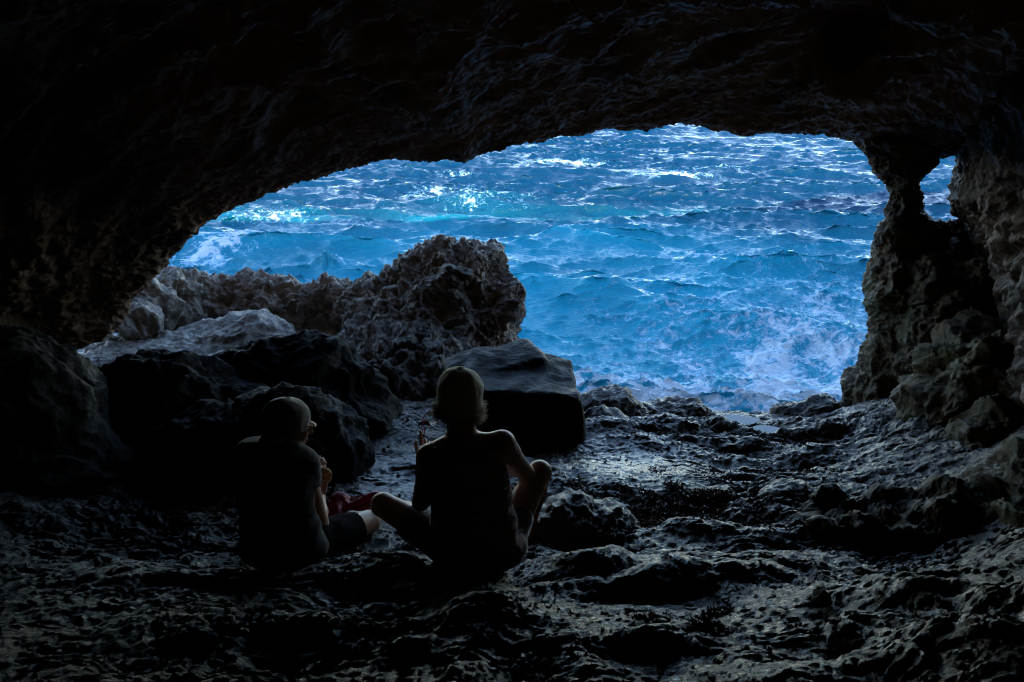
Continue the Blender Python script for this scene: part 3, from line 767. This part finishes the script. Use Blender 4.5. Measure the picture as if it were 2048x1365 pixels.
def add_head(f, c, M, s, neck):
    w = lambda x, y, z: np.array(c) + M @ (np.array([x, y, z]) * s)
    E = lambda p, r, k, op='add': f.ell(w(*p), np.array(r) * s, M, k, op)
    f.cap(w(0, -.025, -.03), neck, .052 * s, .062 * s, .02)
    E((0, -.012, .035), (.076, .096, .085), .02)
    E((0, .03, -.035), (.060, .062, .078), .03)
    E((0, .068, -.098), (.026, .022, .018), .02)
    f.cap(w(-.033, .082, .02), w(.033, .082, .02), .012 * s, None, .012)
    for sx in (-1, 1):
        E((sx * .031, .098, .0), (.015, .012, .011), .006, 'sub')
        E((sx * .031, .084, .0), (.012, .012, .011), .002)
        f.ell(w(sx * .079, -.006, -.012), np.array([.008, .019, .032]) * s, M, .006)
        E((sx * .038, .06, -.03), (.022, .02, .022), .02)
    f.cap(w(0, .09, .008), w(0, .112, -.034), .008 * s, .012 * s, .008)
    f.cap(w(-.018, .090, -.064), w(.018, .090, -.064), .0065 * s, None, .005)
    f.cap(w(-.02, .100, -.0715), w(.02, .100, -.0715), .003 * s, None, .003, 'sub')
    f.cap(w(-.015, .087, -.079), w(.015, .087, -.079), .007 * s, None, .005)

def unit(v): v = np.array(v, float); return v / np.linalg.norm(v)

def add_hand(f, wrist, d, back, side=1, curls=(.5, .6, .7, .8), s=1.0, thumb=.6):
    """d: wrist to knuckles, back: normal of the back of the hand, side: +1 thumb towards cross(d, back)"""
    d = unit(d); back = unit(back - d * np.dot(back, d)); lat = np.cross(d, back) * side
    wrist = np.array(wrist); pc = wrist + d * .045 * s
    for q in (-.024, -.008, .008, .024):
        f.cap(wrist + lat * q * .6 * s, wrist + d * .082 * s + lat * q * 1.2 * s, .013 * s, .0115 * s, .012)
    lens = ((.040, .025, .020), (.044, .028, .021), (.040, .026, .020), (.032, .020, .018))
    for i, (ls, cu) in enumerate(zip(lens, curls)):
        lt = (.029 - .019 * i) * s
        p = wrist + d * (.084 - .004 * abs(i - 1)) * s + lat * lt
        ang = .25 * cu; rr = .0092 - .0006 * (i == 3)
        spread = lat * (.10 - .07 * i)
        for j, l in enumerate(ls):
            ang += cu * (.9 if j == 0 else 1.0)
            dd = unit(d * math.cos(ang) - back * math.sin(ang) + spread * .5)
            q = p + dd * l * s
            f.cap(p, q, (rr - .0006 * j) * s, (rr - .0006 * (j + 1)) * s, .003); p = q
    t0 = wrist + d * .022 * s + lat * .022 * s - back * .006 * s
    t1 = t0 + unit(d * .75 + lat * .8 - back * thumb) * .040 * s
    t2 = t1 + unit(d * .95 + lat * .25 - back * thumb) * .030 * s
    t3 = t2 + unit(d * 1. - lat * .05 - back * thumb) * .024 * s
    f.cap(t0, t1, .014 * s, .0105 * s, .010); f.cap(t1, t2, .0105 * s, .0095 * s, .003); f.cap(t2, t3, .0095 * s, .008 * s, .003)

def add_foot(f, ankle, d, floor):
    d = unit([d[0], d[1], 0]); a = np.array(ankle)
    h = np.array([a[0], a[1], floor + .035]) - d * .04
    f.cap(a, h + d * .04, .036, .04, .02); f.cap(h, h + d * .10, .036, .036, .02)
    f.cap(h + d * .08, np.array([*(h + d * .20)[:2], floor + .02]), .038, .022, .02, flat=((0, 0, 1), .8))
    lat = np.array([-d[1], d[0], 0])
    for i in range(5):
        b = np.array([*(h + d * .19)[:2], floor + .018]) + lat * (-.03 + .015 * i)
        f.cap(b, b + d * (.032 - .003 * abs(i - 1)), .010, .008, .004)

def finish(f, name, root, mat, wr=None, seed=0):
    V, Fq = f.mesh()
    if wr:
        N = vert_normals(V, Fq)
        for mode, fr, am, oc, asp in wr:
            V = V + N * (am * fbm(warp(V * np.array(asp), 5, .05, seed), fr, oc, .5, mode, seed))[:, None]
    o = raw_mesh(name, V - np.array(root.location), Fq, mat, root)
    return o

HB = .0046
def build_person(root_at, label, torso, sh, elb, wri, hips, knees, ankles, neck, hc, M, hs, hands, floor, deltoid=.060):
    root = empty("person", root_at)
    tag(root, label, "person")
    body = empty_none = None
    pts = np.array([t[0] for t in torso] + list(sh) + list(elb) + list(wri) + list(knees) + list(ankles) + [hc])
    lo = pts.min(0) - .24; hi = pts.max(0) + .24
    f = Field(lo, hi, HB)
    def trunk(ff, g, up=True):
        for c, r in torso: ff.ell(c, np.array(r) + g, None, .045)
        if up:
            for s_ in sh: ff.cap(np.array(neck) + [0, 0, -.03], s_, .050 + g, .048 + g, .04)
    trunk(f, 0)
    for i in (0, 1):
        f.cap(sh[i], np.array(sh[i]) * .7 + np.array(elb[i]) * .3, deltoid, .052, .035)
        f.cap(sh[i], elb[i], .052, .041, .02)
        f.cap(elb[i], np.array(elb[i]) * .65 + np.array(wri[i]) * .35, .040, .042, .012); f.cap(np.array(elb[i]) * .65 + np.array(wri[i]) * .35, wri[i], .041, .026, .012, flat=None)
        f.cap(hips[i], knees[i], .088, .060, .03)
        f.cap(knees[i], np.array(knees[i]) * .6 + np.array(ankles[i]) * .4, .057, .056, .012)
        f.cap(np.array(knees[i]) * .6 + np.array(ankles[i]) * .4, ankles[i], .056, .036, .02)
        add_foot(f, ankles[i], np.array(ankles[i]) - np.array(knees[i]) if abs(ankles[i][1] - knees[i][1]) > .25 else np.array([.2 * (1 if i else -1), 1, 0]), floor(ankles[i]))
        add_hand(f, wri[i], *hands[i])
    add_head(f, hc, M, hs, neck)
    b = finish(f, "body", root, M_skin)
    return root, trunk, lo, hi

def floor_fn(p):
    return float(floor_z(np.array([p[0]]), np.array([p[1]]), False)[0])

def cap_hat(root, hc, M, s, mat, brim_mat, low, tilt, brim_len=.055, seed=3):
    w = lambda x, y, z: np.array(hc) + M @ (np.array([x, y, z]) * s)
    f = Field(np.array(hc) - .2, np.array(hc) + .2, .004)
    f.ell(w(0, -.012, .034), np.array([.093, .110, .088]) * s, M, .01)
    f.ell(w(0, -.02, -.025), np.array([.090, .104, .06]) * s, M, .03)
    f.cut(w(0, -.09, low), M @ np.array([0, tilt, -1]))
    f.ell(w(0, -.012, .122), np.array([.010, .010, .006]) * s, M, .004)
    o = finish(f, "cap", root, mat, [('n', 9, .006, 2, (1, 1, 1)), ('r', 16, .0025, 2, (1, 1, .6))], seed)
    # brim: curved tongue that leaves the front of the crown
    a = np.linspace(-1, 1, 25); t = np.linspace(0, 1, 9)
    rows = []
    for lay in (0, 1):
        for tt in (t if lay == 0 else t[::-1]):
            x = a * .072 * (1 - .10 * tt); y = .078 - .035 * a ** 2 + tt * (brim_len * (1 - .55 * a ** 2)); zz = .028 - .022 * a ** 2 - .012 * tt - .10 * tt * y - (.003 if lay else 0)
            rows.append(np.stack([x, y, zz], 1))
    G = np.array(rows); V = np.array(hc) + (G.reshape(-1, 3) * s) @ M.T
    raw_mesh("brim", V - np.array(root.location), grid_faces(len(rows), 25), brim_mat).parent = o
    return o

def strands(root, name, hc, M, s, n, mat, zr, az, ln, seed):
    r = np.random.RandomState(seed); V = []; Fc = []
    for i in range(n):
        a = r.uniform(*az) * r.choice([-1, 1]); z = r.uniform(*zr)
        base = np.array([math.sin(a) * .080, -.005 + math.cos(a) * .088, z])
        out = np.array([math.sin(a), math.cos(a), 0])
        d = unit(out * r.uniform(.5, 1.2) + np.array([0, 0, -.8]) + r.normal(size=3) * .35); curl = r.normal(size=3) * .5
        L_ = r.uniform(*ln); p = base * [1, 1, 1]; w0 = r.uniform(.0012, .0022)
        sidev = unit(np.cross(d, r.normal(size=3))); side2 = np.cross(d, sidev)
        k0 = len(V)
        for j in range(5):
            tt = j / 4
            for q in range(3):
                g = q * 2.094; V.append(p + (sidev * math.cos(g) + side2 * math.sin(g)) * w0 * (1 - .85 * tt))
            d = unit(d + curl * .35); p = p + d * L_ / 4
        for j in range(4):
            for q in range(3):
                a0 = k0 + j * 3 + q; a1 = k0 + j * 3 + (q + 1) % 3; Fc.append((a0, a1, a1 + 3, a0 + 3))
    V = np.array(hc) + (np.array(V) * s) @ M.T
    return raw_mesh(name, V - np.array(root.location), np.array(Fc), mat, root)

WR = [('n', 5, .012, 2, (1, 1, 1.3)), ('r', 9, .006, 2, (.6, .6, 1.5)), ('r', 22, .002, 2, (.6, .6, 1.4))]

# --- person in the tank top (nearer the middle)
def person_tank():
    top = at(917, 736, 3.62); hs = 1.14
    hc = top - np.array([0, 0, .122 * hs]); M = head_M(R(-8), R(4), R(3))
    neck = at(925, 876, 3.56)
    torso = [(at(928, 900, 3.55), (.150, .085, .075)), (at(934, 942, 3.53), (.178, .110, .12)), (at(942, 990, 3.51), (.178, .118, .12)), (at(948, 1042, 3.48), (.190, .130, .11)), (at(957, 1092, 3.46), (.215, .150, .10))]
    sh = [at(860, 915, 3.56), at(1004, 888, 3.56)]
    elb = [at(842, 1004, 3.52), at(1050, 944, 3.72)]
    wri = [at(856, 926, 3.80), at(985, 915, 3.93)]
    hips = [at(893, 1082, 3.50), at(1003, 1086, 3.50)]
    knees = [at(766, 1010, 3.68), at(1079, 945, 3.80)]
    ankles = [at(880, 1052, 3.98), at(1058, 1046, 3.96)]
    hands = [((.05, .02, 1.0), (.25, -1., .1), -1, (.3, 1.0, 1.2, 1.3), 1.0), ((-.4, .3, .9), (.3, 1, .1), 1, (.8, .9, 1., 1.), 1.0)]
    hands = [(h[0], np.array(h[1]), h[2], h[3], h[4]) for h in hands]
    root, trunk, lo, hi = build_person((neck[0], 3.47, -2.25), "person in a grey patterned tank top and pale backward-seen cap, sitting beside the flat-topped block", torso, sh, elb, wri, hips, knees, ankles, neck, hc, M, hs, hands, floor_fn)
    root['label'] = "person in a patterned tank top and pale cap, one hand raised and one knee up"
    # tank top
    f = Field(lo, hi, .005); trunk(f, .014)
    f.cut(torso[-1][0] + np.array([0, 0, .01]), (0, 0, -1))
    f.cut(np.array(neck) + [0, 0, -.028], (0, .15, 1))
    for i in (0, 1):
        sx = -1 if i == 0 else 1
        f.cap(np.array(sh[i]) + [sx * .05, 0, .10], np.array(sh[i]) + [sx * .055, 0, -.10], .085, .055, .012, 'sub')
    finish(f, "tank_top", root, M_tank, WR, 2)
    # shorts
    f = Field(lo, hi, .006)
    f.ell(torso[-1][0] + np.array([0, 0, -.005]), (.228, .162, .112), None, .03)
    f.ell(torso[-2][0] + np.array([0, 0, -.05]), (.200, .145, .08), None, .03)
    for i, t in ((0, .62), (1, .45)):
        e = np.array(hips[i]) * (1 - t) + np.array(knees[i]) * t
        f.cap(hips[i], e, .102, .082, .03)
    for i, t in ((0, .60), (1, .44)):
        e = np.array(hips[i]) * (1 - t) + np.array(knees[i]) * t; n = unit(np.array(knees[i]) - hips[i])
        f.cap(e + n * .09, e + n * .14, .12, .12, .004, 'sub')
    f.cut(torso[-2][0] + np.array([0, 0, .02]), (0, 0, 1))
    finish(f, "shorts", root, M_greyshort, WR, 5)
    cap_hat(root, hc, M, hs, M_cap2, M_cap2, -.055, -.18, seed=4)
    strands(root, "hair", hc, M, hs, 2600, M_hair, (-.075, -.008), (R(72), R(178)), (.022, .048), 4)
    return hc, M, hs, wri
hcR, MR, hsR, wR = person_tank()

# --- person in the black shirt
def person_black():
    top = at(571, 798, 3.70); hs = 1.07
    M = head_M(R(55), R(14), R(-4)); hc = top - np.array([0, 0, .120 * hs])
    neck = at(548, 886, 3.62)
    torso = [(at(550, 912, 3.63), (.140, .085, .075)), (at(551, 955, 3.61), (.168, .108, .12)), (at(553, 1003, 3.58), (.172, .112, .12)), (at(562, 1052, 3.55), (.178, .120, .11)), (at(568, 1096, 3.53), (.192, .135, .09))]
    sh = [at(502, 908, 3.62), at(606, 926, 3.65)]
    elb = [at(500, 1005, 3.86), at(638, 1040, 3.66)]
    wri = [at(612, 950, 4.02), at(640, 996, 3.93)]
    hips = [at(525, 1082, 3.55), at(610, 1090, 3.56)]
    knees = [at(522, 1018, 3.96), at(738, 1044, 3.93)]
    ankles = [at(600, 1046, 4.12), at(655, 1045, 4.20)]
    hands = [((.75, .05, .5), (-.2, -1., .5), -1, (.8, .9, 1.0, 1.1), 1.0), ((.1, .15, 1.0), (.6, -.8, .1), -1, (.7, .85, 1.0, 1.1), 1.0)]
    hands = [(h[0], np.array(h[1]), h[2], h[3], h[4]) for h in hands]
    root, trunk, lo, hi = build_person((neck[0], 3.55, -2.27), "", torso, sh, elb, wri, hips, knees, ankles, neck, hc, M, hs, hands, floor_fn, .056)
    root['label'] = "person in a black t-shirt and dark cap with orange-brown brim, head turned and bowed"
    f = Field(lo, hi, .006); trunk(f, .012)
    for i in (0, 1):
        t = .42; e = np.array(sh[i]) * (1 - t) + np.array(elb[i]) * t
        f.cap(sh[i], e, .072, .066, .03)
        n = unit(np.array(elb[i]) - sh[i]); f.cap(e + n * .07, e + n * .12, .10, .10, .004, 'sub')
    f.cut(torso[-1][0] + np.array([0, 0, -.01]), (0, 0, -1)); f.cut(np.array(neck) + [0, 0, .012], (0, .1, 1))
    finish(f, "t_shirt", root, M_black, WR, 7)
    f = Field(lo, hi, .006)
    f.ell(torso[-1][0], (.205, .148, .10), None, .03)
    for i in (0, 1):
        t = .80; e = np.array(hips[i]) * (1 - t) + np.array(knees[i]) * t; f.cap(hips[i], e, .100, .076, .03)
        n = unit(np.array(knees[i]) - hips[i]); f.cap(e + n * .08, e + n * .13, .115, .115, .004, 'sub')
    finish(f, "shorts", root, M_navy, WR, 8)
    cap_hat(root, hc, M, hs, M_cap1, M_brim, -.012, -.05, seed=9)
    strands(root, "hair", hc, M, hs, 1500, M_dhair, (-.06, .0), (R(95), R(180)), (.012, .02), 6)
    # sunglasses with a temple over the ear
    w = lambda x, y, z: np.array(hc) + M @ (np.array([x, y, z]) * hs)
    f = Field(np.array(hc) - .16, np.array(hc) + .16, .003)
    for sx in (-1, 1):
        f.ell(w(sx * .033, .104, -.002), (.026, .005, .019), M, .002)
        f.cap(w(sx * .060, .100, .008), w(sx * .082, .0, .006), .003, None, .002); f.cap(w(sx * .082, .0, .006), w(sx * .082, -.02, -.012), .003, None, .002)
    f.cap(w(-.01, .106, .004), w(.01, .106, .004), .003, None, .002)
    finish(f, "sunglasses", root, M_lens)
    return wri
wL = person_black()

# wedge of bread between the hands of the person in black
c = np.array(wL[1]) + np.array([.005, .05, .10])
f = Field(c - .12, c + .12, .004); f.box(c, (.050, .022, .032), rotz(R(25)) @ roty(R(20)), .014, .01); f.ell(c + [0, 0, .02], (.045, .022, .022), rotz(R(25)), .01)
V, Fq = f.mesh(); V = V + vert_normals(V, Fq) * (.004 * fbm(V, 40, 2, .5, 'r'))[:, None]
o = raw_mesh("bread_roll", V - c, Fq, M_bread); o.location = c
tag(o, "small piece of bread held up in the hands of the person in black", "bread")

# crimson cord between the raised hand and the head
def tube(name, pts, r, mat, closed=False):
    pts = np.array(pts, float); n = 60; t = np.linspace(0, len(pts) - 1, n); i = np.clip(t.astype(int), 0, len(pts) - 2); u = (t - i)[:, None]
    g = np.gradient(pts, axis=0); p0, p1, m0, m1 = pts[i], pts[i + 1], g[i], g[i + 1]
    C_ = (2 * u ** 3 - 3 * u ** 2 + 1) * p0 + (u ** 3 - 2 * u ** 2 + u) * m0 + (-2 * u ** 3 + 3 * u ** 2) * p1 + (u ** 3 - u ** 2) * m1
    T = np.gradient(C_, axis=0); T /= np.linalg.norm(T, axis=1, keepdims=True)
    A = np.cross(T, [0.3, 1, .2]); A /= np.linalg.norm(A, axis=1, keepdims=True); B = np.cross(T, A)
    q = np.linspace(0, 2 * np.pi, 9)[:-1]
    G = C_[:, None] + r * (A[:, None] * np.cos(q)[None, :, None] + B[:, None] * np.sin(q)[None, :, None])
    return raw_mesh(name, G.reshape(-1, 3), grid_faces(n, 8, True), mat)
o = tube("cord", [at(884, 824, 3.66), at(868, 822, 3.70), at(852, 828, 3.76), at(844, 848, 3.80), at(846, 868, 3.82), at(850, 872, 3.82), at(848, 846, 3.82), at(860, 840, 3.74), at(876, 836, 3.69), at(885, 826, 3.66)], .0022, M_cord)
tag(o, "thin crimson cord looping from the raised hand towards the pale cap", "cord")

# crumpled crimson bag on the floor between the two people
cb = at(696, 1024, 4.12); zf = floor_fn(cb); cb = np.array([cb[0], 4.12, zf + .05])
f = Field(cb - .34, cb + .34, .0055)
f.ell(cb, (.17, .12, .065), rotz(R(10)), .04); f.ell(cb + [.10, .02, .03], (.10, .09, .05), None, .03); f.ell(cb + [-.06, .05, .035], (.055, .05, .06), None, .03)
f.cap(cb + [-.02, .0, .05], cb + [.15, .04, .085], .018, .022, .03)
V, Fq = f.mesh(); Pw = warp(V, 5, .06, 3); V = V + vert_normals(V, Fq) * (.035 * fbm(Pw, 6, 2, .5, 'r', 3) + .008 * fbm(Pw, 18, 2, .5, 'r', 5))[:, None]
o = raw_mesh("cloth_bag", V - cb, Fq, M_red); o.location = cb
tag(o, "crumpled crimson cloth bag on the floor between the two seated people", "bag")

# ------------------------------------------------------------------ seaweed and loose bits on the floor
def scatter_mesh(name, centres, size, mat, seed, blades=5, flat=.5):
    r = np.random.RandomState(seed); n = len(centres); V = []; k = 0
    C_ = np.repeat(centres, blades, 0); m = len(C_)
    d = r.normal(size=(m, 3)); d[:, 2] = np.abs(d[:, 2]) * flat + .1; d /= np.linalg.norm(d, axis=1, keepdims=True)
    s_ = np.cross(d, r.normal(size=(m, 3))); s_ /= np.linalg.norm(s_, axis=1, keepdims=True)
    L_ = r.uniform(.5, 1.3, (m, 1)) * size; w = L_ * r.uniform(.18, .4, (m, 1))
    bend = r.normal(size=(m, 3)) * .3 * L_
    a = C_ - s_ * w * .4; b = C_ + s_ * w * .4; c_ = C_ + d * L_ * .55 + s_ * w; e = C_ + d * L_ * .55 - s_ * w; t_ = C_ + d * L_ + bend
    V = np.stack([a, b, c_, e, t_, t_ + s_ * w * .3], 1).reshape(-1, 3); i = np.arange(m)[:, None] * 6
    Fq = np.concatenate([i + np.array([[0, 1, 2, 3]]), i + np.array([[3, 2, 5, 4]])])
    return raw_mesh(name, V, Fq, mat, None, False)
M_weed = plain_mat("brown_seaweed_fronds", (.085, .045, .02), .45, .5, .5, 30)
r = np.random.RandomState(5)
P2 = np.concatenate([r.uniform([.3, 3.85], [1.55, 5.0], (26000, 2)), r.uniform([.9, 4.3], [2.2, 5.2], (6000, 2)), r.uniform([.2, 5.0], [1.8, 6.0], (500, 2)), r.uniform([-.1, 2.6], [1.2, 3.2], (7000, 2))])
P3 = np.c_[P2, np.zeros(len(P2))]
dn = noise(P3, 1.6, 8) + .5 * noise(P3, 5, 2)
q = ((P2[:, 0] - .82) / .55) ** 2 + ((P2[:, 1] - 4.5) / .36) ** 2
kp = ((dn + .55 - .6 * q) > r.uniform(0, .5, len(P2))) | (r.uniform(size=len(P2)) < .015) | ((P2[:, 1] > 5) & (r.uniform(size=len(P2)) < .25)) | ((P2[:, 1] < 3.3) & (dn > .25))
P2 = P2[kp]
Z = floor_z(P2[:, 0], P2[:, 1])
o = scatter_mesh("seaweed", np.c_[P2, Z - .002], .016, M_weed, 3)
tag(o, "mat of small brown seaweed fronds covering a patch of the cave floor", "seaweed", kind='stuff')
M_peb = M_floor
def pebbles():
    r = np.random.RandomState(11); n = 900
    xy = r.uniform([-2.4, 2.0], [3.0, 6.6], (n, 2)); z = floor_z(xy[:, 0], xy[:, 1])
    base = np.array([[x, y, zz] for x in (-1, 1) for y in (-1, 1) for zz in (-1, 1)] + [[0, 0, 1.35], [0, 0, -1.35], [1.35, 0, 0], [-1.35, 0, 0], [0, 1.35, 0], [0, -1.35, 0]], float) / 1.7
    fq = []
    for ax, sg, c in ((2, 1, 8), (2, -1, 9), (0, 1, 10), (0, -1, 11), (1, 1, 12), (1, -1, 13)):
        idx = [i for i in range(8) if base[i][ax] * sg > 0]
        u, v = [q for q in range(3) if q != ax]
        idx.sort(key=lambda i: math.atan2(base[i][v], base[i][u]))
        for j in range(4): fq.append((idx[j], idx[(j + 1) % 4], c))
    s_ = r.gamma(2, .004, n) + .004
    V = base[None] * s_[:, None, None] * r.uniform(.6, 1.3, (n, 1, 3)) + r.normal(size=(n, 14, 3)) * s_[:, None, None] * .12
    V[:, :, :2] += xy[:, None]; V[:, :, 2] += z[:, None]
    Fq = (np.array(fq)[None] + np.arange(n)[:, None, None] * 14).reshape(-1, 3)
    o = raw_mesh("gravel", V.reshape(-1, 3), Fq, M_boulder, None, False); tag(o, "loose bits of gravel and shell on the cave floor", "gravel", kind='stuff')
pebbles()
